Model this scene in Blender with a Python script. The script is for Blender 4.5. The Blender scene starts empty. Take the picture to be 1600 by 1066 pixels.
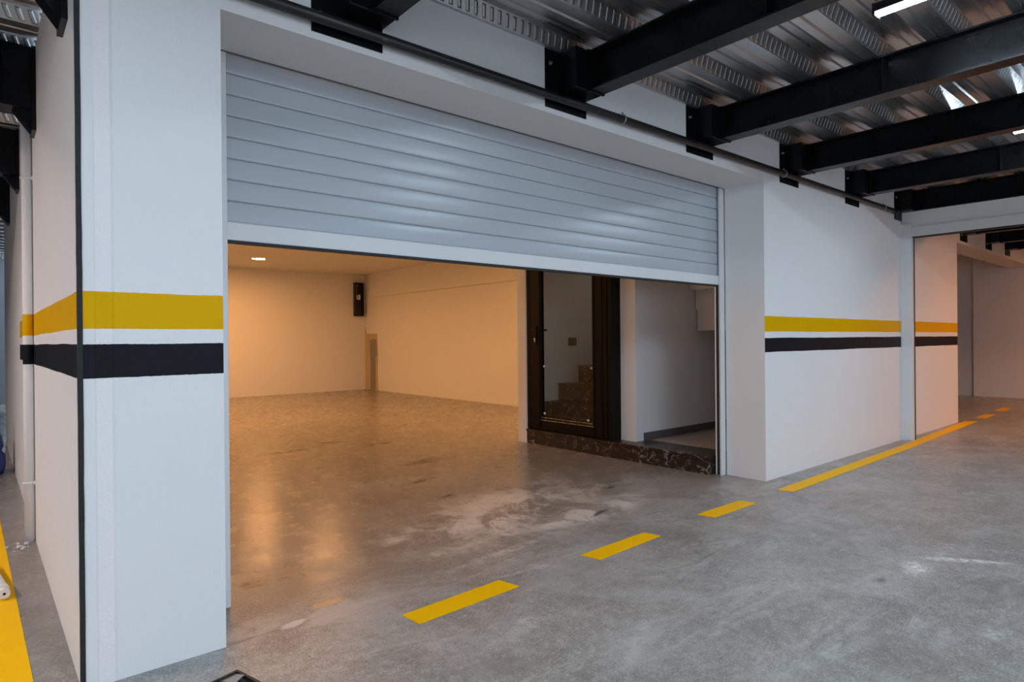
import bpy, bmesh, math, random
from mathutils import Vector, Matrix
random.seed(7)
S = bpy.context.scene
C = S.collection
PI = math.pi

# ------------------------------------------------------------------ camera, world, exposure
cam = bpy.data.cameras.new('camera')
cam.sensor_width = 36.0
cam.lens = 36.0 * 981.39 / 1600.0
cam.clip_start = 0.02
co = bpy.data.objects.new('camera', cam)
C.objects.link(co)
yaw, pitch, roll = 0.7066673, -0.0013264, -0.0088483
F = Vector((math.sin(yaw) * math.cos(pitch), math.cos(yaw) * math.cos(pitch), math.sin(pitch)))
r0 = Vector((math.cos(yaw), -math.sin(yaw), 0))
u0 = r0.cross(F)
R_ = r0 * math.cos(roll) + u0 * math.sin(roll)
U_ = -r0 * math.sin(roll) + u0 * math.cos(roll)
co.matrix_world = Matrix(((R_.x, U_.x, -F.x, 0), (R_.y, U_.y, -F.y, -2.62), (R_.z, U_.z, -F.z, 1.2), (0, 0, 0, 1)))
S.camera = co

SKY = 2.7             # overcast daylight, enters by the added opening behind the camera
W = bpy.data.worlds.new('world')
S.world = W
W.use_nodes = True
W.node_tree.nodes['Background'].inputs[0].default_value = (0.70, 0.83, 1.0, 1)
W.node_tree.nodes['Background'].inputs[1].default_value = SKY

S.view_settings.view_transform = 'Standard'
S.view_settings.look = 'None'
S.view_settings.exposure = 0.0
S.view_settings.gamma = 1.0
S.view_settings.use_curve_mapping = False

TUBE_COL, TUBE_STR = (0.71, 0.86, 1.0), 150.0        # cool linear lamps of the driveway
DOWN_COL, DOWN_STR = (1.0, 0.455, 0.145), 300.0        # warm round lamps in the garage
PASS_COL, PASS_STR = (1.0, 0.80, 0.73), 195.0        # added lamps, out of view, that brighten the left wall
FAR_COL, FAR_STR = (1.0, 0.42, 0.17), 560.0          # warm lamps beyond the gate


# ------------------------------------------------------------------ node helper
class N:
    def __init__(s, name):
        s.m = bpy.data.materials.new(name)
        s.m.use_nodes = True
        s.t = s.m.node_tree
        s.b = s.t.nodes['Principled BSDF']
        s.pos = s.n('ShaderNodeNewGeometry').outputs['Position']

    def n(s, t, **k):
        q = s.t.nodes.new(t)
        for a, v in k.items():
            setattr(q, a, v)
        return q

    def put(s, sock, v):
        if hasattr(v, 'is_linked') or isinstance(v, bpy.types.NodeSocket):
            s.t.links.new(v, sock)
        else:
            if sock.type == 'RGBA' and len(v) == 3:
                v = (*v, 1)
            sock.default_value = v

    def math(s, op, a, b=0.0, c=0.0, clamp=False):
        q = s.n('ShaderNodeMath', operation=op)
        q.use_clamp = clamp
        s.put(q.inputs[0], a)
        s.put(q.inputs[1], b)
        s.put(q.inputs[2], c)
        return q.outputs[0]

    def noise(s, scale, detail=4, rough=0.55, vec=None, dist=0.0, stretch=None):
        q = s.n('ShaderNodeTexNoise')
        v = vec or s.pos
        if stretch:
            v = s.map(v, stretch)
        s.put(q.inputs['Vector'], v)
        q.inputs['Scale'].default_value = scale
        q.inputs['Detail'].default_value = detail
        q.inputs['Roughness'].default_value = rough
        q.inputs['Distortion'].default_value = dist
        return q.outputs['Fac']

    def map(s, v, scale=(1, 1, 1), loc=(0, 0, 0), rot=(0, 0, 0)):
        q = s.n('ShaderNodeMapping')
        s.put(q.inputs[0], v)
        q.inputs['Location'].default_value = loc
        q.inputs['Rotation'].default_value = rot
        q.inputs['Scale'].default_value = scale
        return q.outputs[0]

    def ss(s, v, a, b):
        q = s.n('ShaderNodeMapRange', interpolation_type='SMOOTHSTEP')
        s.put(q.inputs[0], v)
        q.inputs[1].default_value = a
        q.inputs[2].default_value = b
        return q.outputs[0]

    def rng(s, v, a, b, c, d):
        q = s.n('ShaderNodeMapRange')
        s.put(q.inputs[0], v)
        for i, x in enumerate((a, b, c, d)):
            q.inputs[i + 1].default_value = x
        return q.outputs[0]

    def mix(s, f, a, b, blend='MIX'):
        q = s.n('ShaderNodeMix', data_type='RGBA', blend_type=blend)
        s.put(q.inputs[0], f)
        s.put(q.inputs[6], a)
        s.put(q.inputs[7], b)
        return q.outputs[2]

    def sep(s, v=None):
        q = s.n('ShaderNodeSeparateXYZ')
        s.put(q.inputs[0], v or s.pos)
        return q.outputs

    def bump(s, h, strength=0.3, dist=0.01):
        q = s.n('ShaderNodeBump')
        q.inputs['Strength'].default_value = strength
        q.inputs['Distance'].default_value = dist
        s.put(q.inputs['Height'], h)
        s.put(s.b.inputs['Normal'], q.outputs[0])

    def set(s, **k):
        names = dict(col='Base Color', rough='Roughness', metal='Metallic', spec='Specular IOR Level', coat='Coat Weight')
        for a, v in k.items():
            s.put(s.b.inputs[names[a]], v)
        return s.m


def plain(name, col, rough=0.5, metal=0.0, var=0.12, scale=14, bump=0.0, bscale=120, spec=0.5):
    q = N(name)
    f = q.noise(scale, 5)
    q.set(col=q.mix(f, tuple(c * (1 - var) for c in col), tuple(min(1, c * (1 + var)) for c in col)),
          rough=q.rng(q.noise(scale * 2.3, 3), 0.3, 0.7, max(0, rough - 0.06), rough + 0.06), metal=metal, spec=spec)
    if bump:
        q.bump(q.noise(bscale, 3), bump, 0.004)
    return q.m


def emit(name, col, strength):
    q = N(name)
    e = q.n('ShaderNodeEmission')
    e.inputs[0].default_value = (*col, 1)
    e.inputs[1].default_value = strength
    q.t.links.new(e.outputs[0], q.t.nodes['Material Output'].inputs[0])
    return q.m


# ------------------------------------------------------------------ materials
WHITE = (0.80, 0.795, 0.79)


def wall_mat(name, stripes=False, col=WHITE, ymax=None):
    q = N(name)
    x, y, z = q.sep()
    big = q.noise(1.3, 3)
    base = q.mix(big, tuple(c * 0.965 for c in col), col)
    if stripes:
        # hand painted bands: edges waver by a few millimetres
        wob = q.math('MULTIPLY', q.math('SUBTRACT', q.noise(2.2, 2), 0.5), 0.012)
        fine = q.math('MULTIPLY', q.math('SUBTRACT', q.noise(60, 2), 0.5), 0.004)
        zz = q.math('ADD', z, q.math('ADD', wob, fine))

        def band(a, b):
            g = q.math('GREATER_THAN', zz, a)
            l = q.math('LESS_THAN', zz, b)
            r = q.math('MULTIPLY', g, l)
            if ymax:
                r = q.math('MULTIPLY', r, q.math('LESS_THAN', y, ymax))
            return r
        yb, kb = band(1.254, 1.384), band(1.080, 1.200)
        yc = q.mix(q.noise(5, 4), (0.72, 0.385, 0.0), (0.76, 0.42, 0.0))
        kc = q.mix(q.noise(30, 4), (0.010, 0.011, 0.013), (0.016, 0.017, 0.020))
        base = q.mix(kb, q.mix(yb, base, yc), kc)
        rough = q.rng(q.math('MAXIMUM', yb, kb), 0, 1, 0.58, 0.48)
    else:
        rough = 0.58
    # roller texture, streaked vertically, and a rougher patched strip up the pillar corner
    h = q.math('ADD', q.math('MULTIPLY', q.noise(70, 4, stretch=(1, 1, 0.45)), 0.7), q.math('MULTIPLY', q.noise(9, 3), 0.5))
    strip = q.math('MULTIPLY', q.ss(x, 0.315, 0.322), q.math('SUBTRACT', 1.0, q.ss(x, 0.365, 0.378)))
    strip = q.math('MULTIPLY', strip, q.math('LESS_THAN', y, 0.01))
    if stripes:
        base = q.mix(q.math('MULTIPLY', strip, 0.6), base, q.mix(q.math('ADD', yb, kb, clamp=True), (0.90, 0.84, 0.85), base))
    h = q.math('ADD', h, q.math('MULTIPLY', strip, q.math('ADD', 0.6, q.math('MULTIPLY', q.noise(85, 3), 1.3))))
    q.bump(h, 0.45, 0.007)
    sp = q.rng(q.math('MAXIMUM', yb, kb), 0, 1, 0.2, 0.08) if stripes else 0.2
    return q.set(col=base, rough=rough, spec=sp)


M = {}
M['wall'] = wall_mat('white_wall_paint')
M['striped'] = wall_mat('white_wall_with_bands', True)
M['striped_side'] = wall_mat('white_side_wall_with_bands', True, ymax=3.8)
M['grey_wall'] = wall_mat('pale_grey_wall', col=(0.22, 0.23, 0.25))
M['plaster'] = wall_mat('garage_ceiling_plaster', col=(0.78, 0.77, 0.75))


def floor_mat():
    q = N('power_floated_concrete')
    x, y, z = q.sep()
    n1 = q.noise(0.55, 6, 0.6)
    n2 = q.noise(2.4, 11, 0.66, dist=0.5)
    n3 = q.noise(8.5, 10, 0.72, dist=0.35)
    n4 = q.noise(110, 4, 0.7)
    n5 = q.noise(26, 8, 0.75)
    base = q.mix(q.ss(n2, 0.30, 0.70), (0.180, 0.176, 0.168), (0.315, 0.312, 0.304))
    base = q.mix(q.math('MULTIPLY', q.ss(n1, 0.38, 0.62), 0.50), base, (0.225, 0.216, 0.200))
    base = q.mix(q.math('MULTIPLY', q.ss(n3, 0.50, 0.72), 0.50), base, (0.42, 0.42, 0.42))
    base = q.mix(q.math('MULTIPLY', q.ss(n3, 0.50, 0.26), 0.42), base, (0.135, 0.130, 0.122))
    base = q.mix(q.math('MULTIPLY', q.ss(n5, 0.50, 0.66), 0.50), base, (0.44, 0.44, 0.435))
    base = q.mix(q.math('MULTIPLY', q.ss(n5, 0.50, 0.33), 0.50), base, (0.120, 0.116, 0.108))
    # salt-and-pepper grain
    base = q.mix(q.math('MULTIPLY', q.ss(n4, 0.50, 0.66), 0.55), base, (0.48, 0.475, 0.46))
    base = q.mix(q.math('MULTIPLY', q.ss(n4, 0.50, 0.34), 0.55), base, (0.095, 0.09, 0.084))
    # trowel streaks, dragged along the driveway
    st = q.noise(2.6, 9, 0.68, stretch=(0.5, 2.2, 1), dist=1.2)
    base = q.mix(q.math('MULTIPLY', q.ss(st, 0.53, 0.70), 0.50), base, (0.44, 0.44, 0.435))
    base = q.mix(q.math('MULTIPLY', q.ss(st, 0.46, 0.30), 0.35), base, (0.14, 0.135, 0.126))
    # larger clouds: pale cement bloom and brown-grey damp
    m1 = q.noise(1.15, 10, 0.72, dist=0.7)
    m2 = q.noise(1.7, 10, 0.74, vec=q.map(q.pos, loc=(7.3, 2.1, 0)), dist=0.6)
    base = q.mix(q.math('MULTIPLY', q.ss(m1, 0.50, 0.64), 0.42), base, (0.40, 0.40, 0.398))
    base = q.mix(q.math('MULTIPLY', q.ss(m2, 0.50, 0.66), 0.45), base, (0.150, 0.138, 0.120))

    warp = q.math('SUBTRACT', q.noise(4.5, 5, 0.65), 0.5)
    warp2 = q.math('SUBTRACT', q.noise(5.1, 5, 0.65, stretch=(1.3, 0.9, 1)), 0.5)

    def spot(cx, cy, rx, ry, rot=0.0, soft=0.5, amp=0.6):
        a = math.radians(rot)
        dx, dy = q.math('SUBTRACT', x, cx), q.math('SUBTRACT', y, cy)
        ux = q.math('ADD', q.math('MULTIPLY', dx, math.cos(a) / rx), q.math('MULTIPLY', dy, math.sin(a) / rx))
        uy = q.math('ADD', q.math('MULTIPLY', dx, -math.sin(a) / ry), q.math('MULTIPLY', dy, math.cos(a) / ry))
        ux = q.math('ADD', ux, q.math('MULTIPLY', warp, amp * 3))
        uy = q.math('ADD', uy, q.math('MULTIPLY', warp2, amp * 3))
        d = q.math('SQRT', q.math('ADD', q.math('MULTIPLY', ux, ux), q.math('MULTIPLY', uy, uy)))
        return q.ss(d, 1.0, 1.0 - soft)

    grain = q.ss(q.noise(9, 9, 0.74, dist=0.8), 0.36, 0.58)
    speck = q.ss(q.noise(24, 9, 0.78), 0.40, 0.60)

    def add(fac, k, col, g=None):
        nonlocal base
        f = q.math('MULTIPLY', fac, k)
        if g is not None:
            f = q.math('MULTIPLY', f, g)
        base = q.mix(f, base, col)
    # brown dust plus dimmer light painted into the slab behind the joint, construction joint along the threshold
    jw = q.math('MULTIPLY', warp, 0.06)
    jy = q.math('ADD', q.math('SUBTRACT', y, q.math('MULTIPLY', x, 0.012)), jw)
    inside = q.ss(jy, -0.05, 0.35)
    base = q.mix(q.math('MULTIPLY', inside, 0.45), base, q.mix(n3, (0.130, 0.110, 0.088), (0.235, 0.205, 0.170)))
    jl = q.math('MULTIPLY', q.ss(q.math('ABSOLUTE', q.math('SUBTRACT', jy, 0.0)), 0.008, 0.001), q.ss(q.noise(1.6, 4), 0.48, 0.60))
    base = q.mix(q.math('MULTIPLY', jl, 0.75), base, (0.07, 0.06, 0.05))
    # pale plaster dust drifted inside the doorway, held back by the joint
    keep = q.ss(jy, -0.01, 0.06)
    rn = q.noise(2.6, 9, 0.66, dist=1.4)
    ridge = q.ss(q.math('ABSOLUTE', q.math('SUBTRACT', rn, 0.5)), 0.030, 0.0)
    blot = q.ss(q.noise(2.3, 11, 0.76, dist=0.6), 0.46, 0.56)
    veil = q.math('MULTIPLY', keep, q.math('MAXIMUM', q.math('MULTIPLY', ridge, 0.75), blot))
    DUST = (0.56, 0.545, 0.52)
    add(spot(2.85, 0.80, 1.35, 0.60, 14, 0.7, 0.4), 0.95, DUST, veil)
    add(spot(3.25, 0.34, 0.95, 0.24, 8, 0.8, 0.4), 0.90, DUST, q.math('MULTIPLY', keep, q.math('ADD', 0.18, blot, clamp=True)))
    add(spot(2.25, 0.12, 0.40, 0.05, 6, 0.6), 0.6, DUST, grain)
    # smooth filler puddle by the left pillar
    add(spot(1.20, 0.02, 0.16, 0.10, 20, 0.4, 0.5), 0.75, (0.36, 0.37, 0.38))
    add(spot(1.02, 0.02, 0.07, 0.03, 15, 0.4, 0.5), 0.8, (0.52, 0.53, 0.54))
    add(spot(1.22, 0.13, 0.09, 0.04, 10, 0.7, 0.6), 0.75, (0.50, 0.33, 0.16))  # warm reflection in the puddle, painted as an orange patch
    add(spot(0.90, 0.10, 0.20, 0.12, 0, 0.6), 0.5, (0.42, 0.41, 0.39), grain)
    # white spills out on the driveway
    add(spot(3.70, -1.50, 0.15, 0.10, 10, 0.8, 0.5), 0.95, (0.72, 0.72, 0.71), speck)
    add(spot(4.00, -1.62, 0.26, 0.05, -55, 0.8, 0.4), 0.9, (0.70, 0.71, 0.72), speck)
    add(spot(4.15, -1.95, 0.12, 0.04, -50, 0.8, 0.4), 0.6, (0.66, 0.67, 0.68), speck)
    add(spot(3.1, -1.95, 0.10, 0.06, 0, 0.8, 0.4), 0.6, (0.62, 0.62, 0.62), speck)
    add(spot(2.28, -0.20, 0.14, 0.05, -40, 0.7, 0.4), 0.6, (0.50, 0.50, 0.50), speck)
    add(spot(1.76, -0.62, 0.12, 0.08, 30, 0.7, 0.4), 0.55, (0.50, 0.50, 0.50), speck)
    add(spot(2.0, -1.05, 0.35, 0.07, 25, 0.8, 0.5), 0.4, (0.48, 0.48, 0.48), grain)
    add(spot(2.5, -1.6, 0.35, 0.07, -10, 0.8, 0.5), 0.4, (0.48, 0.48, 0.48), grain)
    # dark scrapes and tyre scuffs
    add(spot(3.36, -1.44, 0.08, 0.035, 0, 0.6, 0.4), 0.75, (0.07, 0.065, 0.06), speck)
    for (cx, cy, rx, ry, ro) in ((2.55, 4.2, 0.55, 0.09, 5), (3.2, 4.5, 0.35, 0.07, -30), (3.6, 4.0, 0.25, 0.10, 10), (3.4, 2.7, 0.40, 0.16, 15),
                                 (2.85, 1.98, 0.26, 0.08, 10), (2.77, 1.40, 0.14, 0.04, 10), (1.6, 5.3, 0.8, 0.10, 10), (3.3, 0.30, 0.16, 0.035, 20), (3.9, 0.75, 0.13, 0.05, 0),
                                 (1.05, 0.60, 0.12, 0.08, 0), (3.95, 1.9, 0.06, 0.02, 20)):
        add(spot(cx, cy, rx, ry, ro, 0.9, 0.6), 0.95, (0.045, 0.037, 0.030), q.ss(q.noise(11, 8, 0.75, stretch=(0.5, 1.6, 1)), 0.38, 0.52))
    base = q.mix(1.0, base, (1.20, 1.18, 1.15), 'MULTIPLY')
    rough = q.rng(q.noise(6, 5, 0.65), 0.3, 0.72, 0.29, 0.44)
    rough = q.math('SUBTRACT', rough, q.math('MULTIPLY', q.ss(y, 0.2, 1.0), 0.11))
    h = q.math('ADD', q.math('MULTIPLY', n3, 0.5), q.math('ADD', q.math('MULTIPLY', n4, 0.22), q.math('MULTIPLY', q.noise(32, 4), 0.35)))
    h = q.math('SUBTRACT', h, q.math('MULTIPLY', jl, 0.6))
    q.bump(h, 0.13, 0.008)
    return q.set(col=base, rough=rough, spec=0.42)


M['floor'] = floor_mat()


def road_paint():
    q = N('yellow_floor_paint')
    w = q.ss(q.noise(26, 6, 0.7), 0.60, 0.74)
    c = q.mix(q.noise(6, 4), (0.93, 0.50, 0.0), (0.96, 0.57, 0.0))
    c = q.mix(q.math('MULTIPLY', w, 0.35), c, (0.72, 0.60, 0.22))
    q.bump(q.noise(90, 3), 0.15, 0.003)
    return q.set(col=c, rough=0.5, spec=0.1)


M['yellow'] = road_paint()


def steel():
    q = N('black_painted_steel')
    n = q.noise(7, 5, 0.65)
    c = q.mix(n, (0.0025, 0.0027, 0.0035), (0.006, 0.0065, 0.008))
    q.bump(q.noise(160, 3), 0.10, 0.002)
    return q.set(col=c, rough=q.rng(n, 0.3, 0.7, 0.24, 0.36), spec=0.22)


M['steel'] = steel()


def pipe_mat():
    q = N('black_steel_pipe_paint_flecked')
    n = q.ss(q.noise(22, 6, 0.75), 0.60, 0.70)
    c = q.mix(q.math('MULTIPLY', n, 0.5), q.mix(q.noise(5, 3), (0.005, 0.005, 0.006), (0.016, 0.0155, 0.016)), (0.20, 0.19, 0.185))
    return q.set(col=c, rough=0.38)


M['pipe'] = pipe_mat()


def deck_mat(web):
    q = N('galvanised_deck_web' if web else 'galvanised_deck')
    n = q.noise(3.0, 5, 0.6, stretch=(0.25, 2, 1))
    sp = q.n('ShaderNodeTexVoronoi')
    q.put(sp.inputs['Vector'], q.pos)
    sp.inputs['Scale'].default_value = 55
    c = q.mix(n, (0.40, 0.415, 0.43), (0.62, 0.635, 0.65))
    c = q.mix(q.math('MULTIPLY', sp.outputs['Color'], 0.18), c, (0.72, 0.73, 0.74))
    if web:
        x, y, z = q.sep()
        # slanted embossed dimples along the inclined web
        ph = q.math('FRACT', q.math('MULTIPLY', q.math('ADD', x, q.math('MULTIPLY', z, 0.45)), 19.0))
        d = q.math('ABSOLUTE', q.math('SUBTRACT', ph, 0.5))
        w = q.n('ShaderNodeTexNoise')
        zr = q.math('MULTIPLY', q.ss(z, 2.890, 2.898), q.ss(z, 2.948, 2.940))
        h = q.math('MULTIPLY', q.ss(d, 0.26, 0.10), zr)
        q.bump(h, 0.9, 0.010)
    else:
        q.bump(q.noise(2.5, 4, stretch=(0.4, 3, 1)), 0.12, 0.01)
    return q.set(col=c, metal=0.92, rough=q.rng(n, 0.3, 0.7, 0.24, 0.40))


M['deck'], M['deck_web'] = deck_mat(False), deck_mat(True)
M['slat'] = plain('shutter_grey_lacquer', (0.47, 0.51, 0.545), 0.27, var=0.0, scale=3)
M['slat'].node_tree.nodes['Principled BSDF'].inputs['Roughness'].default_value = 0.30
for l_ in list(M['slat'].node_tree.links):
    if l_.to_socket.name == 'Roughness':
        M['slat'].node_tree.links.remove(l_)
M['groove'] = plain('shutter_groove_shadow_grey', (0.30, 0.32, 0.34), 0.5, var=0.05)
M['rail'] = plain('white_powder_coated_rail', (0.74, 0.745, 0.75), 0.35, var=0.03, scale=5)
M['rubber'] = plain('black_rubber', (0.012, 0.012, 0.013), 0.6, var=0.2)
M['door'] = plain('black_door_profile', (0.005, 0.0045, 0.0045), 0.36, var=0.2, scale=6, spec=0.13)
M['chrome'] = plain('brushed_silver', (0.72, 0.71, 0.69), 0.28, metal=1.0, var=0.05)
M['white_plastic'] = plain('white_plastic', (0.80, 0.79, 0.78), 0.35, var=0.03)
M['blue_plastic'] = plain('blue_plastic', (0.010, 0.035, 0.20), 0.30, var=0.3, scale=9)
M['dark_plate'] = plain('dark_switch_plate', (0.07, 0.05, 0.035), 0.4)
M['lamp_black'] = plain('black_lamp_housing', (0.012, 0.013, 0.016), 0.4)
M['tile'] = plain('beige_stone_tile', (0.46, 0.40, 0.33), 0.34, var=0.05, scale=6)
M['skirting'] = plain('dark_grey_skirting', (0.11, 0.10, 0.10), 0.35, var=0.25, scale=8)
M['patch_light'] = plain('raw_plaster_patch', (0.52, 0.42, 0.30), 0.85, var=0.15, scale=9, bump=0.5, bscale=40)
M['patch_grey'] = plain('grey_cement_patch', (0.27, 0.255, 0.225), 0.85, var=0.2, scale=14, bump=0.6, bscale=50)
M['crumb'] = plain('plaster_crumbs', (0.62, 0.60, 0.57), 0.9, var=0.2, scale=50)
M['zinc'] = plain('worn_zinc', (0.42, 0.42, 0.42), 0.38, metal=0.9, var=0.3, scale=20)
M['void'] = plain('dark_metal_and_hole_shade', (0.014, 0.013, 0.012), 0.55, var=0.4, scale=20)
M['wire_o'] = plain('orange_cable', (0.45, 0.16, 0.03), 0.5)
M['wire_k'] = plain('black_cable', (0.015, 0.015, 0.015), 0.5)
M['trim_black'] = plain('black_joint_filler', (0.012, 0.0115, 0.011), 0.7, var=0.6, scale=25, bump=0.9, bscale=45)
M['tube'] = emit('cool_tube_glow', TUBE_COL, TUBE_STR)
M['down'] = emit('warm_disc_glow', DOWN_COL, DOWN_STR)
M['down_dim'] = emit('warm_small_disc_glow', DOWN_COL, DOWN_STR * 0.6)
M['pass'] = emit('passage_fill_glow', PASS_COL, PASS_STR)
M['stair'] = emit('stair_fill_glow', (1.0, 0.72, 0.50), 16.0)
M['far'] = emit('far_disc_glow', FAR_COL, FAR_STR)


def marble():
    q = N('dark_veined_marble')
    v = q.n('ShaderNodeTexVoronoi', feature='DISTANCE_TO_EDGE')
    nz = q.n('ShaderNodeTexNoise')
    q.put(nz.inputs['Vector'], q.pos)
    nz.inputs['Scale'].default_value = 6
    nz.inputs['Detail'].default_value = 6
    a = q.n('ShaderNodeVectorMath', operation='MULTIPLY_ADD')
    q.put(a.inputs[0], nz.outputs['Color'])
    a.inputs[1].default_value = (0.30, 0.30, 0.30)
    q.put(a.inputs[2], q.pos)
    q.put(v.inputs['Vector'], q.map(a.outputs[0], (1, 1, 1.6), rot=(0.5, 0, 0)))
    v.inputs['Scale'].default_value = 8.5
    vein = q.math('MULTIPLY', q.ss(v.outputs['Distance'], 0.05, 0.004), q.ss(q.noise(11, 5, 0.65), 0.42, 0.62))
    c = q.mix(q.noise(12, 6, 0.7), (0.008, 0.006, 0.0045), (0.040, 0.028, 0.021))
    c = q.mix(q.math('MULTIPLY', vein, 0.8), c, (0.46, 0.40, 0.34))
    return q.set(col=c, rough=0.30, spec=0.35)


M['marble'] = marble()


def glass():
    q = N('door_glass')
    t = q.n('ShaderNodeBsdfTransparent')
    t.inputs[0].default_value = (0.90, 0.92, 0.90, 1)
    g = q.n('ShaderNodeBsdfGlossy')
    g.inputs['Roughness'].default_value = 0.02
    fr = q.n('ShaderNodeFresnel')
    fr.inputs[0].default_value = 1.45
    mx = q.n('ShaderNodeMixShader')
    bf = q.n('ShaderNodeNewGeometry').outputs['Backfacing']
    q.put(mx.inputs[0], q.math('MULTIPLY', fr.outputs[0], q.math('SUBTRACT', 1.0, bf)))
    q.t.links.new(t.outputs[0], mx.inputs[1])
    q.t.links.new(g.outputs[0], mx.inputs[2])
    q.t.links.new(mx.outputs[0], q.t.nodes['Material Output'].inputs[0])
    return q.m


M['glass'] = glass()


# ------------------------------------------------------------------ mesh helpers
class MB:
    """Collects shapes; build() links them as one mesh object."""
    def __init__(s):
        s.v, s.f, s.mi, s.sm = [], [], [], []

    def add(s, vs, fs, mi=0, smooth=False):
        o = len(s.v)
        s.v += [tuple(p) for p in vs]
        for f in fs:
            s.f.append([o + i for i in f])
            s.mi.append(mi)
            s.sm.append(smooth)
        return s

    def box(s, x0, x1, y0, y1, z0, z1, mi=0, faces=None, bev=0.0):
        """faces: {'-x':slot,...} overrides the slot of single faces; bev chamfers all edges"""
        x0, x1 = sorted((x0, x1))
        y0, y1 = sorted((y0, y1))
        z0, z1 = sorted((z0, z1))
        if bev:
            bm = bmesh.new()
            bmesh.ops.create_cube(bm, size=1.0)
            for v in bm.verts:
                v.co = Vector(((x0 + x1) / 2 + v.co.x * (x1 - x0), (y0 + y1) / 2 + v.co.y * (y1 - y0), (z0 + z1) / 2 + v.co.z * (z1 - z0)))
            bmesh.ops.bevel(bm, geom=list(bm.edges), offset=bev, segments=2, affect='EDGES', profile=0.5)
            bm.verts.index_update()
            s.add([v.co for v in bm.verts], [[v.index for v in f.verts] for f in bm.faces], mi)
            bm.free()
            return s
        P = [(x0, y0, z0), (x1, y0, z0), (x1, y1, z0), (x0, y1, z0), (x0, y0, z1), (x1, y0, z1), (x1, y1, z1), (x0, y1, z1)]
        FS = {'-z': (0, 3, 2, 1), '+z': (4, 5, 6, 7), '-y': (0, 1, 5, 4), '+y': (2, 3, 7, 6), '-x': (0, 4, 7, 3), '+x': (1, 2, 6, 5)}
        o = len(s.v)
        s.v += P
        for k, f in FS.items():
            s.f.append([o + i for i in f])
            s.mi.append((faces or {}).get(k, mi))
            s.sm.append(False)
        return s

    def prism(s, poly, axis, a, b, mi=0, mats=None, smooth=False):
        """poly: 2D points in the plane normal to axis; x: (y,z), y: (x,z), z: (x,y)"""
        def P(p, t):
            return {'x': (t, p[0], p[1]), 'y': (p[0], t, p[1]), 'z': (p[0], p[1], t)}[axis]
        n = len(poly)
        o = len(s.v)
        s.v += [P(p, a) for p in poly] + [P(p, b) for p in poly]
        for i in range(n):
            j = (i + 1) % n
            s.f.append([o + i, o + j, o + n + j, o + n + i])
            s.mi.append(mats[i] if mats else mi)
            s.sm.append(smooth)
        s.f.append([o + i for i in reversed(range(n))])
        s.f.append([o + n + i for i in range(n)])
        s.mi += [mi, mi]
        s.sm += [False, False]
        return s

    def tube(s, pts, r, seg=14, mi=0, caps=True):
        pts = [Vector(p) for p in pts]
        rs = r if isinstance(r, (list, tuple)) else [r] * len(pts)
        o = len(s.v)
        prev = None
        for i, p in enumerate(pts):
            d = (pts[min(i + 1, len(pts) - 1)] - pts[max(i - 1, 0)])
            d = d.normalized() if d.length > 1e-9 else Vector((0, 0, 1))
            if prev is None:
                a = d.cross(Vector((0, 0, 1)))
                if a.length < 1e-3:
                    a = d.cross(Vector((0, 1, 0)))
            else:
                a = prev - d * prev.dot(d)
            a.normalize()
            prev = a
            b = d.cross(a)
            for k in range(seg):
                t = 2 * PI * k / seg
                s.v.append(tuple(p + (a * math.cos(t) + b * math.sin(t)) * rs[i]))
        for i in range(len(pts) - 1):
            for k in range(seg):
                k2 = (k + 1) % seg
                s.f.append([o + i * seg + k, o + i * seg + k2, o + (i + 1) * seg + k2, o + (i + 1) * seg + k])
                s.mi.append(mi)
                s.sm.append(True)
        if caps:
            s.f.append([o + k for k in reversed(range(seg))])
            e = o + (len(pts) - 1) * seg
            s.f.append([e + k for k in range(seg)])
            s.mi += [mi, mi]
            s.sm += [False, False]
        return s

    def build(s, name, mats, parent=None, off=None):
        me = bpy.data.meshes.new(name)
        me.from_pydata(s.v, [], s.f)
        for m in (mats if isinstance(mats, (list, tuple)) else [mats]):
            me.materials.append(m)
        me.polygons.foreach_set('material_index', s.mi)
        me.polygons.foreach_set('use_smooth', s.sm)
        bm = bmesh.new()
        bm.from_mesh(me)
        bmesh.ops.recalc_face_normals(bm, faces=bm.faces)
        bm.to_mesh(me)
        bm.free()
        o = bpy.data.objects.new(name, me)
        C.objects.link(o)
        if parent is not None:
            o.parent = parent
            base = parent
            t = Vector((0, 0, 0))
            while base is not None:
                t += base.location
                base = base.parent
            for v in me.vertices:
                v.co -= t
        me.update()
        return o


def tag(o, label, cat, group=None, kind=None):
    o['label'] = label
    o['category'] = cat
    if group:
        o['group'] = group
    if kind:
        o['kind'] = kind
    return o


def recenter(o, p):
    p = Vector(p)
    for v in o.data.vertices:
        v.co -= p
    o.location = p
    return o


def thing(name, label, cat, loc, group=None):
    o = bpy.data.objects.new(name, None)
    C.objects.link(o)
    o.location = loc
    return tag(o, label, cat, group)


def struct(o):
    o['kind'] = 'structure'
    return o


def copy_tree(o, parent=None):
    c = o.copy()
    C.objects.link(c)
    if parent is not None:
        c.parent = parent
        c.matrix_parent_inverse = Matrix()
    for ch in [q for q in S.objects if q.parent == o]:
        copy_tree(ch, c)
    return c


# ------------------------------------------------------------------ the setting
TOP = 2.90          # walls stop under the steel deck
OPX0, OPX1, OPZ = -7.6, 7.4, 2.35     # added opening behind the camera, out of view, lets cool daylight onto the walls
CEIL = 2.86         # plastered garage ceiling
m = MB()
m.add([(-8.2, -16, 0), (19, -16, 0), (19, 14.2, 0), (-8.2, 14.2, 0), (-8.2, -16, -0.2), (19, -16, -0.2), (19, 14.2, -0.2), (-8.2, 14.2, -0.2)],
      [(0, 1, 2, 3), (7, 6, 5, 4), (0, 4, 5, 1), (1, 5, 6, 2), (2, 6, 7, 3), (3, 7, 4, 0)])
struct(m.build('floor', M['floor']))

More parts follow.
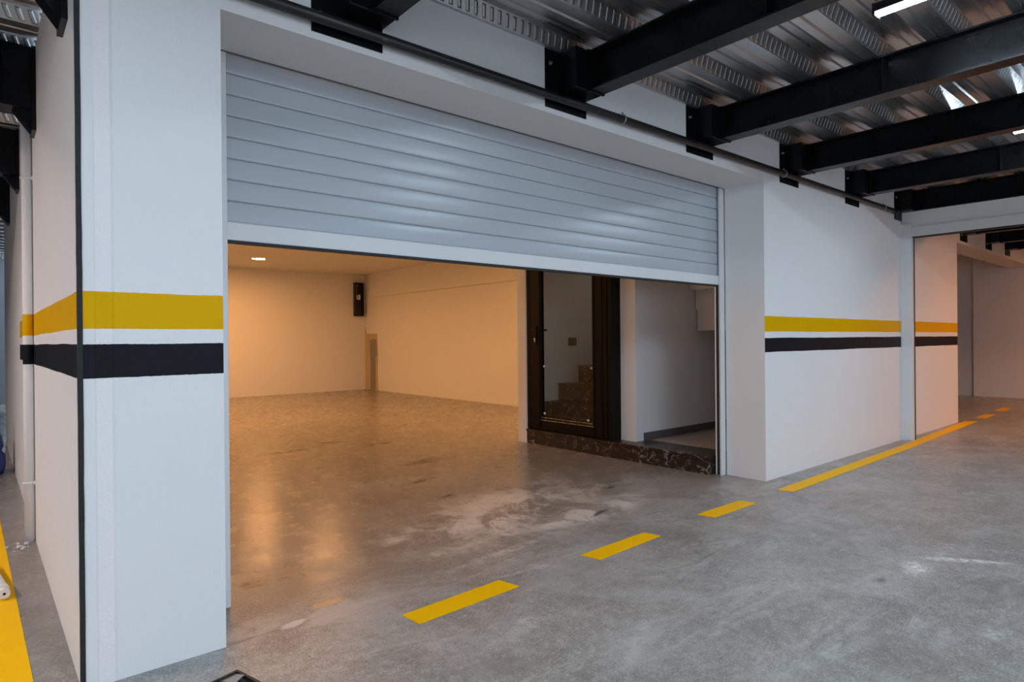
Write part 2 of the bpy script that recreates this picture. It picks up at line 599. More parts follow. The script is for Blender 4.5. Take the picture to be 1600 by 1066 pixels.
# front wall: left pillar, lintel over the shutter, long banded piece, lintel over the second opening
m = MB()
m.box(0.27, 0.742, 0.0, 0.36, 0, TOP, 0, {'-y': 1, '-x': 2})
m.box(0.742, 5.015, 0.0, 0.36, 2.515, TOP, 0)
m.box(5.015, 10.385, 0.0, 0.36, 0, TOP, 0, {'-y': 1})
m.box(10.385, 15.2, 0.0, 0.36, 2.505, TOP, 0)
struct(m.build('wall_front', [M['wall'], M['striped'], M['striped_side']]))
m = MB()
m.box(15.2, 18.8, 0.1, 0.95, 0, TOP, 0, {'-y': 1})
m.box(15.27, 18.8, 0.95, 6.0, 0, TOP, 0)
struct(m.build('wall_far', [M['wall'], M['striped']]))

m = MB()
m.box(0.27, 0.742, 0.36, 7.2, 0, TOP, 0, {'-x': 1})
m.box(0.5, 0.742, 7.2, 11.78, 0, TOP, 0)
struct(m.build('wall_left', [M['wall'], M['striped_side']]))
m = MB()
m.box(-8.0, 0.5, 13.6, 13.8, 0, TOP + 0.1)
struct(m.build('wall_passage', M['grey_wall']))
m = MB()
m.box(0.742, 7.65, 11.78, 12.0, 0, TOP)
struct(m.build('wall_back', M['wall']))
# right wall of the garage with its shallow downstand beam
m = MB()
m.box(7.45, 7.65, 3.0, 11.78, 0, TOP)
m.box(7.395, 7.45, 3.0, 11.42, 2.285, CEIL)
struct(m.build('wall_right', M['wall']))
m = MB()
m.box(-8.0, OPX0, -7.2, -7.0, 0, TOP + 0.1)
m.box(OPX1, 19, -7.2, -7.0, 0, TOP + 0.1)
m.box(OPX0, OPX1, -7.2, -7.0, OPZ, TOP + 0.1)
struct(m.build('wall_behind', M['wall']))
m = MB()
m.box(-8.2, -8.0, -7.2, 13.8, 0, TOP + 0.1)
struct(m.build('wall_west', M['wall']))
m = MB()
m.box(18.8, 19.0, -7.0, 6.0, 0, TOP + 0.1)
m.box(10.385, 18.8, 6.0, 6.2, 0, TOP + 0.1)
m.box(10.2, 10.385, 0.36, 6.2, 0, TOP)
struct(m.build('wall_east', M['wall']))
# stairwell walls: partition whose end shows beside the door, stub left of the door, head over the door
for bx_ in ((5.04, 8.0, 1.375, 1.53, 0.1655, CEIL), (4.885, 5.12, 2.852, 3.0, 0, CEIL), (5.12, 7.45, 2.90, 3.0, 0, CEIL),
            (5.045, 5.12, 1.53, 1.571, 0.166, 2.26), (4.90, 5.10, 1.53, 2.852, 2.26, CEIL), (8.0, 8.15, 0.36, 3.0, 0, CEIL)):
    m = MB()
    m.box(*bx_)
    struct(m.build('wall_stairwell', M['wall']))
m = MB()
m.box(5.161, 7.99, 1.363, 1.375, 0.1655, 0.245)
struct(m.build('baseboard_stairwell', M['skirting']))
m = MB()
m.box(5.24, 8.0, 0.36, 1.41, 0, 0.165)
m.box(5.24, 8.0, 1.53, 2.90, 0, 0.165)
m.box(5.24, 8.0, 1.41, 1.53, 0, 0.165)
struct(m.build('floor_landing', M['tile']))

# steel deck: trapezoidal sheets running along the driveway
LOW, HIGH, PITCH = 2.885, 2.955, 0.39


def deck(x0, x1, y0, y1):
    prof = []       # (y, z, slot of the face that follows)
    k = math.ceil((y1 - 0.2) / PITCH)
    y = 0.12 + k * PITCH
    while y > y0:
        prof += [(y, LOW, 0), (y - 0.045, LOW, 0), (y - 0.055, LOW + 0.008, 0), (y - 0.065, LOW, 0), (y - 0.14, LOW, 1),
                 (y - 0.185, HIGH, 0), (y - 0.235, HIGH, 0), (y - 0.243, HIGH - 0.010, 0), (y - 0.259, HIGH - 0.010, 0), (y - 0.267, HIGH, 0),
                 (y - 0.295, HIGH, 0), (y - 0.303, HIGH - 0.010, 0), (y - 0.319, HIGH - 0.010, 0), (y - 0.327, HIGH, 0), (y - 0.365, HIGH, 0)]
        y -= PITCH
    b = MB()
    vs, fs = [], []
    n = len(prof)
    for (yy, z, s_) in prof:
        vs += [(x0, yy, z), (x1, yy, z)]
    o = len(b.v)
    b.v += vs
    for i in range(n - 1):
        b.f.append([2 * i, 2 * i + 1, 2 * i + 3, 2 * i + 2])
        b.mi.append(prof[i][2])
        b.sm.append(False)
    # concrete slab on top, so that the sheet has its real thickness
    ya, yb = prof[0][0], prof[-1][0]
    b.box(x0, x1, yb, ya, HIGH + 0.003, HIGH + 0.12, 0)
    return b.build('ceiling', [M['deck'], M['deck_web']])


struct(deck(-8, 18.8, -7.15, 0.12))
struct(deck(-8, 0.28, 0.15, 13.7))
struct(deck(0.28, 0.5, 7.22, 13.7))
m = MB()
m.box(0.742, 7.45, 0.36, 11.78, CEIL, CEIL + 0.2)
m.box(7.45, 8.15, 0.36, 3.0, CEIL, CEIL + 0.2)
struct(m.build('ceiling_garage', M['plaster']))
m = MB()
m.box(10.385, 15.27, 0.36, 6.0, CEIL, CEIL + 0.2)
struct(m.build('ceiling_second_garage', M['plaster']))

# black joint up the corner of the left pillar, a little ragged
m = MB()
nz_ = 44
vs, fs = [], []
for i in range(nz_ + 1):
    z = TOP * i / nz_
    w = 0.0155 + random.uniform(-0.0006, 0.0006)
    l = 0.2665 + random.uniform(-0.0004, 0.0004)
    vs += [(l, 0.016 + random.uniform(-0.003, 0.003), z), (l, -0.0035, z), (l + w, -0.0035, z), (l + w, 0.001, z)]
for i in range(nz_):
    for k in range(3):
        a = i * 4 + k
        fs.append((a, a + 1, a + 5, a + 4))
fs += [(0, 3, 2, 1), tuple(nz_ * 4 + k for k in range(4))]
m.add(vs, fs)
struct(m.build('trim_1', M['trim_black']))

# ------------------------------------------------------------------ roller shutter
SY = 0.40
sh = thing('roller_shutter', 'grey slatted roller shutter drawn halfway down the wide garage opening', 'shutter', (2.88, SY, 0))
PITCH_S = 0.0972
ztop = 2.56
zb = 1.752
prof = []
z = zb
while z < ztop - 0.01:
    z2 = min(z + PITCH_S, ztop)
    for t in (0.0, 0.04, 0.12, 0.3, 0.5, 0.7, 0.88, 0.972):
        prof.append((z + (z2 - z) * t, 0.0032 * math.sin(PI * min(1, t / 0.972)) ** 0.55 if t > 0 else -0.002))
    prof.append((z + (z2 - z) * 0.974, -0.004))
    prof.append((z + (z2 - z) * 0.998, -0.004))
    z += PITCH_S
prof.append((ztop, -0.002))
m = MB()
vs = []
for (zz, d) in prof:
    vs += [(0.80, SY - d, zz), (5.005, SY - d, zz)]
n = len(prof)
for (zz, d) in prof:
    vs += [(0.80, SY + 0.014, zz), (5.005, SY + 0.014, zz)]
m.v += vs
for i in range(n - 1):
    m.f.append([2 * i, 2 * i + 1, 2 * i + 3, 2 * i + 2])
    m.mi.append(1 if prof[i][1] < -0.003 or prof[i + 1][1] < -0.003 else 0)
    m.sm.append(m.mi[-1] == 0)
    j = 2 * n + 2 * i
    m.f.append([j, j + 2, j + 3, j + 1])
    m.mi.append(0)
    m.sm.append(False)
m.build('curtain', [M['slat'], M['groove']], sh)
m = MB()
m.box(0.80, 5.005, SY - 0.016, SY + 0.016, 1.668, 1.750, bev=0.004)
m.build('bottom_bar', M['rail'], sh)
m = MB()
m.box(0.80, 5.005, SY - 0.012, SY + 0.012, 1.654, 1.668)
m.build('rubber_seal', M['rubber'], sh)['label'] = 'black rubber seal under the bottom bar'
# right rail: white channel, black brush gap, thin bright lip
m = MB()
m.box(4.944, 5.013, 0.366, 0.384, 0, 2.512, bev=0.003)
m.box(4.992, 5.013, 0.384, 0.45, 0, 2.512)
m.box(4.985, 5.013, 0.432, 0.45, 0, 2.512)
m.build('guide_rail', M['rail'], sh)
m = MB()
m.box(4.936, 4.9435, 0.384, 0.405, 0.01, 1.652)
m.build('black_strip', M['rubber'], sh)['label'] = 'black brush strip beside the white rail'
m = MB()
m.box(4.930, 4.9435, 0.4055, 0.412, 0.01, 1.652)
m.build('rail_lip', M['rail'], sh)
m = MB()
m.box(0.745, 0.868, 0.366, 0.384, 0.005, 2.512, bev=0.003)
m.box(0.745, 0.766, 0.384, 0.45, 0.005, 2.512)
m.box(0.745, 0.868, 0.432, 0.45, 0.005, 2.512)
m.build('guide_rail', M['rail'], sh)

# ------------------------------------------------------------------ overhead steel pipe along the front wall
pp = thing('steel_pipe', 'long black steel pipe clipped along the wall above the shutter', 'pipe', (4.0, -0.045, 2.6))
m = MB()
PZ = lambda x: 2.592 + 0.004 * (x - 1.6)
m.tube([(0.30, -0.045, PZ(0.3)), (2.0, -0.045, PZ(2)), (4.0, -0.045, PZ(4)), (6.0, -0.045, PZ(6)), (7.93, -0.045, PZ(7.93))], 0.0245, 16)
m.build('pipe', M['pipe'], pp)
m = MB()
m.tube([(7.86, -0.045, PZ(7.86)), (7.95, -0.045, PZ(7.95))], 0.029, 16)
m.build('end_cap', M['steel'], pp)
for cx in (0.62, 3.14, 5.28, 7.55):
    m = MB()
    zc = PZ(cx)
    ring = [(cx, -0.045 + 0.0275 * math.cos(t), zc + 0.0275 * math.sin(t)) for t in [2 * PI * k / 16 for k in range(17)]]
    m.tube(ring, 0.005, 6, caps=False)
    m.box(cx - 0.008, cx + 0.008, -0.022, -0.0005, zc + 0.022, zc + 0.045)
    m.tube([(cx, -0.045, zc + 0.024), (cx, -0.045, zc + 0.045)], 0.006, 8)
    m.build('pipe_clip', M['zinc'], pp)['label'] = 'grey metal pipe clip'

# ------------------------------------------------------------------ steel beams over the driveway
BZ, BT = 2.650, 2.880           # bottom flange, top of beam
right_edges = [(1.45, 'first black steel beam from the left, cut by the top edge above the shutter'),
               (2.84, 'big black steel beam reaching over the middle of the roller shutter'),
               (4.24, 'black steel beam right of the nearest bright tube lamp, over the shutter end'),
               (5.63, 'black steel beam meeting the wall just right of the garage opening'),
               (6.99, 'black steel beam over the banded wall, one before the gate header'),
               (8.34, 'black steel beam running just above the white gate header')]
far_edges = [(10.87, 'first black beam seen beneath the white gate header'),
             (12.20, 'middle one of three black beams seen beneath the white gate header'),
             (13.38, 'rightmost of three black beams seen beneath the white gate header'),
             (9.66, 'black steel beam hidden mostly behind the white gate header')]


def make_beam(xr, label):
    xl = xr - 0.118
    xc = (xl + xr) / 2
    t = thing('steel_beam', label, 'beam', (xc, 0, BZ), 'black steel beams under the deck')
    m = MB()
    ys, ye = -0.155, -6.99
    m.prism([(xl, BZ), (xr, BZ), (xr, BZ + 0.011), (xc + 0.0045, BZ + 0.013), (xc + 0.0045, BT - 0.013), (xr, BT - 0.011), (xr, BT),
             (xl, BT), (xl, BT - 0.011), (xc - 0.0045, BT - 0.013), (xc - 0.0045, BZ + 0.013), (xl, BZ + 0.011)], 'y', ys, ye)
    m.build('beam', M['steel'], t)
    # column face let into the wall
    m = MB()
    xa, xb = xr - 0.338, xr + 0.004
    m.box(xa, xb, -0.006, 0.0, 2.545, 2.882)
    m.build('wall_plate', M['steel'], t)
    # short box stub the beam is bolted to
    m = MB()
    xs = xr - 0.225
    m.box(xs, xr, -0.14, -0.006, BZ - 0.004, 2.882, bev=0.004)
    m.build('stub', M['steel'], t)
    m = MB()
    m.box(xl - 0.012, xr + 0.004, -0.155, -0.14, BZ - 0.008, 2.880)
    m.build('end_plate', M['steel'], t)
    m = MB()
    for zz in (2.625, 2.80):
        for xx in (xa + 0.035,):
            m.tube([(xx, -0.006, zz), (xx, -0.016, zz)], 0.012, 6)
            m.tube([(xx, -0.016, zz), (xx, -0.026, zz)], 0.007, 8)
    m.build('bolts', M['zinc'], t)['label'] = 'bolts in the wall plate'
    # vertical stiffener by the lamp bay
    m = MB()
    m.box(xl + 0.008, xc - 0.0045, -1.215, -1.207, BZ + 0.013, BT - 0.013)
    m.build('stiffener', M['steel'], t)
    return t


for xr, lab in right_edges + far_edges:
    make_beam(xr, lab)


# beams of the side passage, hung on the left wall
def make_side_beam(y, label):
    t = thing('steel_beam', label, 'beam', (0.27, y, 2.53), 'black steel beams in the left passage')
    zb_, zt = 2.530, 2.880
    m = MB()
    m.prism([(y, zb_), (y + 0.16, zb_), (y + 0.16, zb_ + 0.012), (y + 0.085, zb_ + 0.014), (y + 0.085, zt - 0.014), (y + 0.16, zt - 0.012), (y + 0.16, zt),
             (y, zt), (y, zt - 0.012), (y + 0.075, zt - 0.014), (y + 0.075, zb_ + 0.014), (y, zb_ + 0.012)], 'x', -7.99, 0.25)
    m.build('beam', M['steel'], t)
    m = MB()
    m.box(0.12, 0.25, y + 0.004, y + 0.156, zb_ + 0.012, zt - 0.012)
    m.build('stub', M['steel'], t)
    m = MB()
    m.box(0.25, 0.27, y - 0.012, y + 0.172, zb_ - 0.12, 2.884)
    m.build('wall_plate', M['steel'], t)
    m = MB()
    m.prism([(0.25, zb_), (0.25, zb_ - 0.115), (0.165, zb_)], 'y', y + 0.03, y + 0.13)
    m.build('gusset', M['steel'], t)


for y, lab in ((0.24, 'black side beam end at the very top, nearest the pillar corner'),
               (1.83, 'tall black side beam end high on the left wall above the white pipe'),
               (3.62, 'second black side beam down the left passage, just past the white pipe'),
               (5.42, 'small far black side beam at the left edge')):
    make_side_beam(y, lab)


# ------------------------------------------------------------------ linear lamps
def make_lamp(x, y0, label):
    t = thing('linear_lamp', label, 'lamp', (x, y0 - 0.6, 2.80), 'bright linear lamps over the driveway')
    y1 = y0 - 1.23
    m = MB()
    m.prism([(x - 0.036, 2.846), (x - 0.036, 2.815), (x - 0.033, 2.806), (x + 0.033, 2.806), (x + 0.036, 2.815), (x + 0.036, 2.846)], 'y', y0 - 0.012, y1 + 0.012)
    m.build('housing', M['lamp_black'], t)
    m = MB()
    pts = [(x + 0.031 * math.cos(a), 2.806 + 0.013 * math.sin(a)) for a in [PI + PI * k / 10 for k in range(11)]]
    m.prism(pts, 'y', y0 - 0.014, y1 + 0.014, smooth=True)
    m.build('tube', M['tube'], t)['label'] = 'glowing white tube'
    for ya in (y0, y1 + 0.014):
        m = MB()
        m.box(x - 0.038, x + 0.038, ya - 0.014, ya, 2.786, 2.850, bev=0.004)
        m.build('end_cap', M['lamp_black'], t)
    for ya in (y0 - 0.25, y1 + 0.25):
        m = MB()
        m.box(x - 0.012, x + 0.012, ya - 0.012, ya + 0.012, 2.846, 2.884)
        m.build('bracket', M['lamp_black'], t)


for x, lab in ((3.42, 'bright white tube lamp glowing near the top right corner'),
               (6.24, 'far bright tube lamp at the right edge between two beams'),
               (0.60, 'tube lamp overhead near the left pillar'),
               (-2.2, 'tube lamp overhead to the left'),
               (-5.2, 'tube lamp at the far left end of the driveway')):
    make_lamp(x, -1.42, lab)


# ------------------------------------------------------------------ round ceiling lamps
def make_round(x, y, z, r, mat, label, group, name='round_ceiling_lamp'):
    t = thing(name, label, 'lamp', (x, y, z), group)
    m = MB()
    ring = [(x + r * math.cos(a), y + r * math.sin(a), z - 0.010) for a in [2 * PI * k / 28 for k in range(29)]]
    m.tube(ring, 0.0098, 8, caps=False)
    m.build('rim', M['zinc'], t)
    m = MB()
    m.tube([(x, y, z - 0.0005), (x, y, z - 0.013)], r - 0.006, 28)
    m.build('diffuser', mat, t)['label'] = 'glowing disc'


for x, y, lab in ((4.25, 10.02, 'warm glowing round lamp on the garage ceiling near the back wall'),
                  (2.3, 10.02, 'warm round lamp on the garage ceiling in the back left corner'),
                  (4.25, 7.0, 'warm round lamp in the middle of the garage ceiling'),
                  (2.3, 7.0, 'warm round lamp on the left of the garage ceiling'),
                                    (6.25, 3.95, 'warm round lamp on the garage ceiling behind the stairwell corner')):
    make_round(x, y, CEIL, 0.13, M['down'], lab, 'warm garage ceiling lamps')
make_round(2.3, 3.95, CEIL, 0.10, M['down_dim'], 'small warm round lamp on the left of the garage ceiling', None)
make_round(1.35, 1.75, CEIL, 0.10, M['down_dim'], 'added small warm lamp, unseen, in the garage just behind the left pillar', None)  # added fill lamp, warms the opening's reveal and the near floor
for x, y, lab in ((-2.6, 0.95, 'added unseen lamp of the left passage nearest the driveway'), (-2.6, 2.8, 'added unseen lamp of the left passage beside the white pipe')):
    make_round(x, y, LOW, 0.20, M['pass'], lab, 'added left passage lamps')  # added out of view to brighten the left wall
for x, y, lab in ((10.2, -2.6, 'warm round lamp beyond the gate'), (14.3, -2.6, 'warm round lamp at the far end of the driveway')):
    make_round(x, y, LOW, 0.13, M['far'], lab, 'lamps beyond the gate')

make_round(6.4, 2.2, CEIL, 0.10, M['stair'], 'added dim lamp, unseen, lighting the stairs behind the glass door', None)  # added fill lamp so the stairs show through the glass

# ------------------------------------------------------------------ yellow floor paint
GR = 'yellow lines painted on the driveway floor'


def line(pts, name, label, group=GR):
    m = MB()
    m.prism(pts, 'z', 0.0005, 0.003)
    o = m.build(name, M['yellow'])
    cx = sum(p[0] for p in pts) / len(pts)
    cy = sum(p[1] for p in pts) / len(pts)
    recenter(o, (cx, cy, 0.0))
    tag(o, label, 'floor marking', group)


line([(1.408, -0.213), (1.420, -0.338), (2.003, -0.315), (1.978, -0.187)], 'floor_dash', 'short yellow floor dash nearest the camera and the left pillar')
line([(2.548, -0.206), (2.576, -0.327), (3.158, -0.298), (3.134, -0.187)], 'floor_dash', 'middle short yellow floor dash in front of the open garage')
line([(3.722, -0.180), (3.752, -0.302), (4.305, -0.302), (4.272, -0.178)], 'floor_dash', 'short yellow floor dash nearest the long yellow line')
line([(4.796, -0.205), (4.826, -0.322), (7.7, -0.262), (10.70, -0.152), (10.62, -0.022), (7.7, -0.140)], 'floor_line', 'long yellow floor line along the foot of the banded white wall')
line([(11.15, -0.02), (11.17, -0.15), (11.80, -0.12), (11.78, 0.0)], 'floor_dash', 'first dim yellow floor dash beyond the gate')
line([(12.40, 0.03), (12.42, -0.10), (13.05, -0.08), (13.03, 0.04)], 'floor_dash', 'second dim yellow floor dash beyond the gate, at the right edge')
line([(0.155, -0.6), (0.118, 2.8), (0.10, 6.3), (-0.03, 6.3), (-0.01, 2.8), (0.02, -0.6)], 'floor_line', 'broad yellow floor line down the left passage beside the pillar')

# ------------------------------------------------------------------ white gate portal across the driveway
g = thing('gate_portal', 'white gate frame, post and header, standing across the driveway by the banded wall', 'gate', (8.25, -0.06, 0))
m = MB()
m.box(8.20, 8.27, -0.112, -0.001, 0, 2.505, bev=0.004)
m.box(8.188, 8.20, -0.022, -0.001, 0, 2.50)
m.build('post', M['rail'], g)
m = MB()
m.box(8.27, 8.285, -0.118, -0.006, 0, 2.34)  # black strip painting in the thin dark gap beside the post
m.build('black_strip', M['rubber'], g)
m = MB()
m.box(8.20, 8.30, -6.88, -0.112, 2.350, 2.462, bev=0.004)
m.build('header', M['rail'], g)
m = MB()
m.box(8.205, 8.295, -6.88, -0.125, 2.338, 2.350)
m.build('rubber_seal', M['rubber'], g)
m = MB()
m.box(8.20, 8.27, -6.99, -6.88, 0, 2.505, bev=0.004)
m.build('post', M['rail'], g)
m = MB()
m.box(8.225, 8.305, -6.87, -0.1125, 2.4625, 2.642)
m.box(8.225, 8.305, -0.1125, -0.0075, 2.5065, 2.642)
struct(m.build('wall_over_gate', M['wall']))

# ------------------------------------------------------------------ glass door in the garage
d = thing('glass_door', 'black framed glass door standing on the marble step inside the garage', 'door', (4.97, 2.2, 0.165))
zs = 0.167
m = MB()
m.box(4.90, 5.10, 2.795, 2.850, zs, 2.25, bev=0.003)
m.box(4.90, 5.10, 1.572, 1.688, zs, 2.25, bev=0.003)
m.box(4.892, 4.90, 1.625, 1.640, zs, 2.25)
m.box(4.90, 5.10, 1.688, 2.795, 2.19, 2.25)
m.box(4.92, 5.08, 1.688, 2.795, zs, 0.186)
m.build('door_frame', M['door'], d)
m = MB()
m.box(4.896, 4.945, 2.604, 2.788, 0.190, 2.18, bev=0.004)
m.box(4.896, 4.945, 1.694, 1.828, 0.190, 2.18, bev=0.004)
m.box(4.896, 4.945, 1.828, 2.604, 0.190, 0.292, bev=0.004)
m.box(4.896, 4.945, 1.828, 2.604, 2.06, 2.18)
m.box(4.889, 4.896, 1.800, 1.806, 0.21, 2.16)
m.box(4.889, 4.896, 2.625, 2.631, 0.21, 2.16)
leaf = m.build('door_leaf', M['door'], d)
m = MB()
m.box(4.918, 4.924, 1.829, 2.603, 0.293, 2.059)
m.build('pane', M['glass'], leaf)
for zz in (0.286, 0.316):
    m = MB()
    m.box(4.893, 4.897, 1.812 if zz < 0.3 else 1.83, 2.622 if zz < 0.3 else 2.60, zz, zz + 0.004)
    m.build('glazing_bead', M['chrome'], leaf)['label'] = 'thin bright glazing bead'
for yy, zz in ((2.572, 0.90), (1.852, 0.90), (2.572, 0.365), (1.905, 0.345)):
    m = MB()
    m.tube([(4.917, yy, zz), (4.905, yy, zz)], [0.014, 0.011], 12)
    m.build('glass_clip', M['white_plastic'], leaf)['label'] = 'small white glass clip'
m = MB()
m.box(4.880, 4.896, 2.672, 2.712, 1.14, 1.36, bev=0.004)
m.tube([(4.882, 2.692, 1.312), (4.850, 2.692, 1.312), (4.843, 2.680, 1.312), (4.843, 2.46, 1.310)], 0.010, 10)
m.build('handle', M['door'], leaf)
m = MB()
m.tube([(4.880, 2.692, 1.212), (4.872, 2.692, 1.212)], 0.0105, 12)
m.box(4.872, 4.880, 2.687, 2.697, 1.178, 1.210)
m.build('lock_cylinder', M['chrome'], leaf)['label'] = 'silver lock cylinder'

# marble step under the door
m = MB()
m.box(4.89, 5.24, 0.452, 2.850, 0, 0.140)
m.box(4.875, 5.24, 0.452, 2.850, 0.140, 0.165, bev=0.003)
o = m.build('marble_step', M['marble'])
recenter(o, (5.05, 1.6, 0))
tag(o, 'low step of dark veined marble under the glass door', 'step')

# staircase behind the glass
st = thing('staircase', 'marble stairs climbing to the right behind the glass door', 'stairs', (6.2, 2.2, 0.165))
m = MB()
tops = [(5.115, 0.312), (5.19, 0.460), (5.44, 0.667), (5.795, 0.876), (6.15, 1.083), (6.50, 1.29), (6.85, 1.497)]
for i, (x, z) in enumerate(tops):
    x2 = tops[i + 1][0] if i + 1 < len(tops) else 7.2
    m.box(x + 0.012, x2 + (0.012 if i + 1 < len(tops) else 0), 1.54, 2.89, 0.167 if x > 5.24 else 0.167, z - 0.025)
m.build('risers', M['marble'], st)
for i, (x, z) in enumerate(tops):
    x2 = tops[i + 1][0] if i + 1 < len(tops) else 7.2
    m = MB()
    m.box(x, x2 + (0.0119 if i + 1 < len(tops) else 0), 1.54, 2.89, z - 0.025, z, bev=0.003)
    m.build('tread', M['marble'], st)

# underside of the upper flight, seen through the side opening
uf = thing('stair_flight', 'stepped pale underside of stairs high at the right, inside the side opening', 'stairs', (6.9, 1.0, 1.3))
m = MB()
m.box(6.12, 7.985, 0.47, 1.36, 1.305, 1.525)
m.box(6.09, 7.985, 0.47, 1.36, 1.525, 1.735)
m.box(5.98, 7.985, 0.47, 1.36, 1.735, 1.95)
m.box(5.90, 7.985, 0.47, 1.36, 1.95, 2.855)
m.build('soffit', M['wall'], uf)
m = MB()
m.box(6.105, 7.985, 0.47, 1.36, 1.288, 1.305)
m.build('edge_strip', M['wall'], uf)

m = MB()
m.box(5.635, 5.775, 2.886, 2.8995, 1.125, 1.225, bev=0.003)
m.box(5.66, 5.70, 2.880, 2.886, 1.15, 1.20)
m.box(5.71, 5.75, 2.880, 2.886, 1.15, 1.20)
o = m.build('light_switch', M['dark_plate'])
recenter(o, (5.70, 2.893, 1.175))
tag(o, 'small dark switch plate on the stair wall behind the glass', 'switch')

# ------------------------------------------------------------------ back corner of the garage
e = thing('electrical_box', 'narrow black electrical box with loose wires high in the garage back corner', 'electrical box', (7.25, 11.70, 1.82))
m = MB()
x0, x1, z0, z1, yf = 7.13, 7.36, 1.83, 2.66, 11.66
m.box(x0, x1, 11.765, 11.779, z0, z1)
for (a, b, c_, d_) in ((x0, x0 + 0.018, z0, z1), (x1 - 0.018, x1, z0, z1), (x0, x1, z0, z0 + 0.018), (x0, x1, z1 - 0.018, z1)):
    m.box(a, b, yf, 11.765, c_, d_)
m.build('case', M['void'], e)
m = MB()
m.box(x0 + 0.07, x0 + 0.15, 11.70, 11.764, 2.24, 2.36)
m.build('breaker', M['white_plastic'], e)['label'] = 'small pale breaker'
for k, (mm, xo) in enumerate((('wire_o', 0.035), ('wire_k', 0.10), ('wire_o', 0.06), ('wire_k', 0.17))):
    m = MB()
    pts = [(x0 + xo + 0.03 * math.sin(i * 1.3 + k), 11.70 + 0.02 * math.cos(i * 0.9 + k), 2.62 - 0.075 * i) for i in range(5 + (k % 2) * 3)]
    m.tube(pts, 0.008, 7)
    m.build('wire', M[mm], e)
m = MB()
m.box(x0 + 0.03, x1 - 0.03, 11.74, 11.764, 1.87, 2.18)
m.build('mounting_plate', M['wire_k'], e)

pt = thing('wall_patch', 'unpainted brown and grey plaster patch at the foot of the back corner', 'plaster patch', (7.44, 11.45, 0))
m = MB()
m.prism([(11.775, 0.0), (11.775, 1.58), (11.74, 1.50), (11.70, 1.40), (11.16, 1.385), (11.14, 0.9), (11.16, 0.4), (11.13, 0.0)], 'x', 7.438, 7.4495)
m.build('plaster', M['patch_light'], pt)
m = MB()
m.prism([(11.50, 0.0), (11.49, 0.75), (11.54, 1.22), (11.36, 1.26), (11.19, 1.24), (11.17, 0.85), (11.24, 0.8), (11.25, 0.0)], 'x', 7.432, 7.438)
m.build('cement', M['patch_grey'], pt)['label'] = 'grey cement fill'

# ------------------------------------------------------------------ left passage: painted pipe, tube, blue bag, crumbs
wp = thing('wall_pipe', 'white painted pipe running up the left wall, banded like the wall', 'pipe', (0.24, 2.2, 0))
m = MB()
m.tube([(0.242, 2.2, 0.0), (0.242, 2.2, 1.2), (0.242, 2.2, 2.87)], 0.0265, 16)
m.build('pipe', M['striped_side'], wp)
for zz in (0.36, 2.21):
    m = MB()
    ring = [(0.242 + 0.0295 * math.cos(t), 2.2 + 0.0295 * math.sin(t), zz) for t in [2 * PI * k / 16 for k in range(17)]]
    m.tube(ring, 0.006, 6, caps=False)
    m.box(0.262, 0.2695, 2.165, 2.235, zz - 0.012, zz + 0.012)
    m.build('pipe_clip', M['white_plastic'], wp)

m = MB()
y0 = 1.16
for (ya, yb, ra, rb) in ((0, 0.05, 0.024, 0.024), (0.05, 0.056, 0.024, 0.029), (0.056, 0.085, 0.029, 0.029), (0.085, 0.09, 0.029, 0.026), (0.09, 0.55, 0.026, 0.026)):
    m.tube([(0.092 - ya * 0.10, y0 + ya, 0.034), (0.092 - yb * 0.10, y0 + yb, 0.034)], [ra, rb], 18, caps=True)
tb = thing('plastic_tube', 'white plastic tube lying on the yellow line of the left passage', 'tube', (0.09, y0, 0.003))
m.build('tube', M['white_plastic'], tb)
m2 = MB()
m2.tube([(0.0926, y0 - 0.002, 0.034), (0.0925, y0 + 0.001, 0.034)], 0.006, 12)
m2.build('hole', M['rubber'], tb)['label'] = 'small dark hole in the end'

bb = thing('blue_canister', 'blue plastic container standing far down the left passage', 'container', (0.055, 4.85, 0))
m = MB()
pz = [(0.0, 0.10), (0.015, 0.135), (0.10, 0.15), (0.19, 0.145), (0.215, 0.125), (0.235, 0.12), (0.26, 0.135), (0.36, 0.125), (0.41, 0.09), (0.42, 0.05)]
m.tube([(0.055, 4.85, z) for z, r in pz], [r for z, r in pz], 22)
m.build('body', M['blue_plastic'], bb)
m = MB()
m.tube([(0.055, 4.85, 0.42), (0.055, 4.85, 0.455)], 0.038, 16)
m.build('cap', M['blue_plastic'], bb)

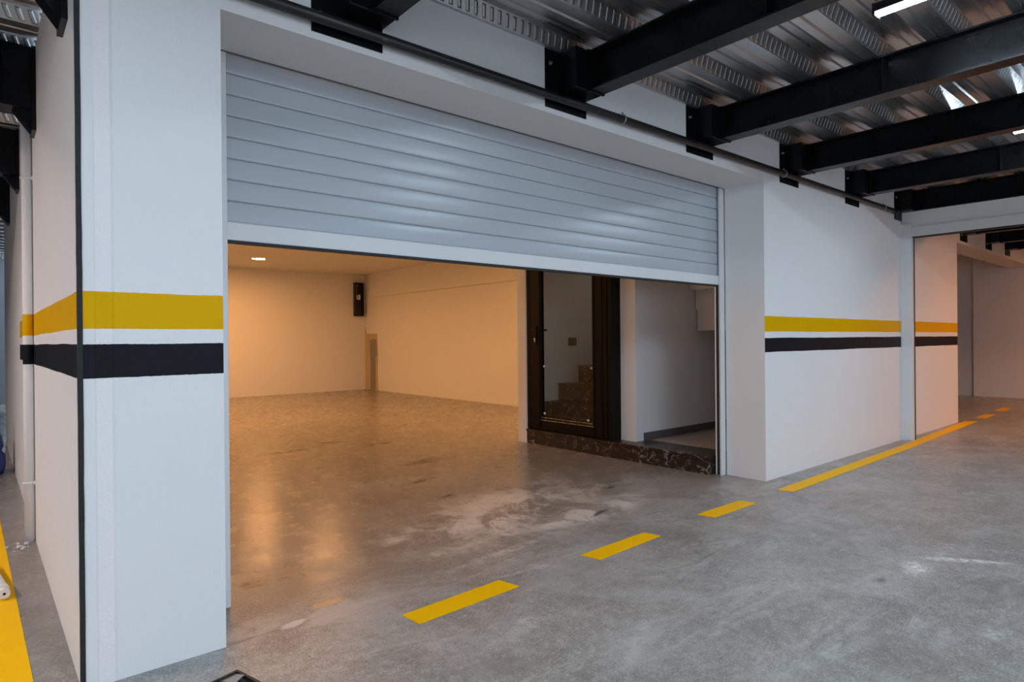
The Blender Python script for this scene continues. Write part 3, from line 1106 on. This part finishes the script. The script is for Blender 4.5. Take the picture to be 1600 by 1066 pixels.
m = MB()
for k in range(26):
    a, rr = random.uniform(0, 2 * PI), random.uniform(0.0, 0.075) ** 1.0
    cx, cy = 0.185 + rr * math.cos(a) * 0.8, 2.10 + rr * math.sin(a) * 1.4
    s_ = random.uniform(0.004, 0.016)
    bm = bmesh.new()
    bmesh.ops.create_icosphere(bm, subdivisions=1, radius=s_)
    for v in bm.verts:
        v.co = Vector((cx, cy, s_ * 0.55)) + Vector((v.co.x * random.uniform(.8, 1.2), v.co.y * random.uniform(.8, 1.2), v.co.z * random.uniform(.5, .9)))
        v.co.z = max(v.co.z, 0.0003)
    bm.verts.index_update()
    m.add([v.co for v in bm.verts], [[v.index for v in f.verts] for f in bm.faces])
    bm.free()
o = m.build('plaster_crumbs', M['crumb'])
recenter(o, (0.185, 2.10, 0))
tag(o, 'white plaster crumbs on the floor at the foot of the white wall pipe', 'debris', kind='stuff')

# ------------------------------------------------------------------ broken floor drain at the bottom edge
dr = thing('floor_drain', 'small dark open floor drain with bent metal rim, bottom edge by the pillar', 'drain', (0.66, -0.30, 0))
m = MB()
ca, sa = math.cos(0.25), math.sin(0.25)


def rot(px, py):
    return (0.645 + px * ca - py * sa, -0.350 + px * sa + py * ca)


def rbox(b, xa, xb, ya, yb, za, zb2, mi=0):
    b.prism([rot(xa, ya), rot(xb, ya), rot(xb, yb), rot(xa, yb)], 'z', za, zb2, mi)


rbox(m, -0.085, 0.085, -0.085, 0.085, 0.0005, 0.003)
m.build('hole_shade_plate', M['void'], dr)  # dark plate on the floor stands in for the shaded hole
m = MB()
for q_ in ((-0.095, 0.095, 0.085, 0.095), (-0.095, 0.095, -0.095, -0.085), (-0.095, -0.085, -0.085, 0.085), (0.085, 0.095, -0.085, 0.085)):
    rbox(m, *q_, 0.0005, 0.014)
m.build('rim', M['void'], dr)
m = MB()
a, b_ = rot(0.02, 0.085), rot(0.08, 0.085)
c_, d_ = rot(0.075, 0.02), rot(0.03, 0.0)
m.add([(*a, 0.004), (*b_, 0.004), (*c_, 0.022), (*d_, 0.020), (*a, 0.008), (*b_, 0.008), (*c_, 0.026), (*d_, 0.024)],
      [(0, 1, 2, 3), (7, 6, 5, 4), (0, 4, 5, 1), (1, 5, 6, 2), (2, 6, 7, 3), (3, 7, 4, 0)])
m.build('bent_flap', M['zinc'], dr)['label'] = 'bent grey metal flap'
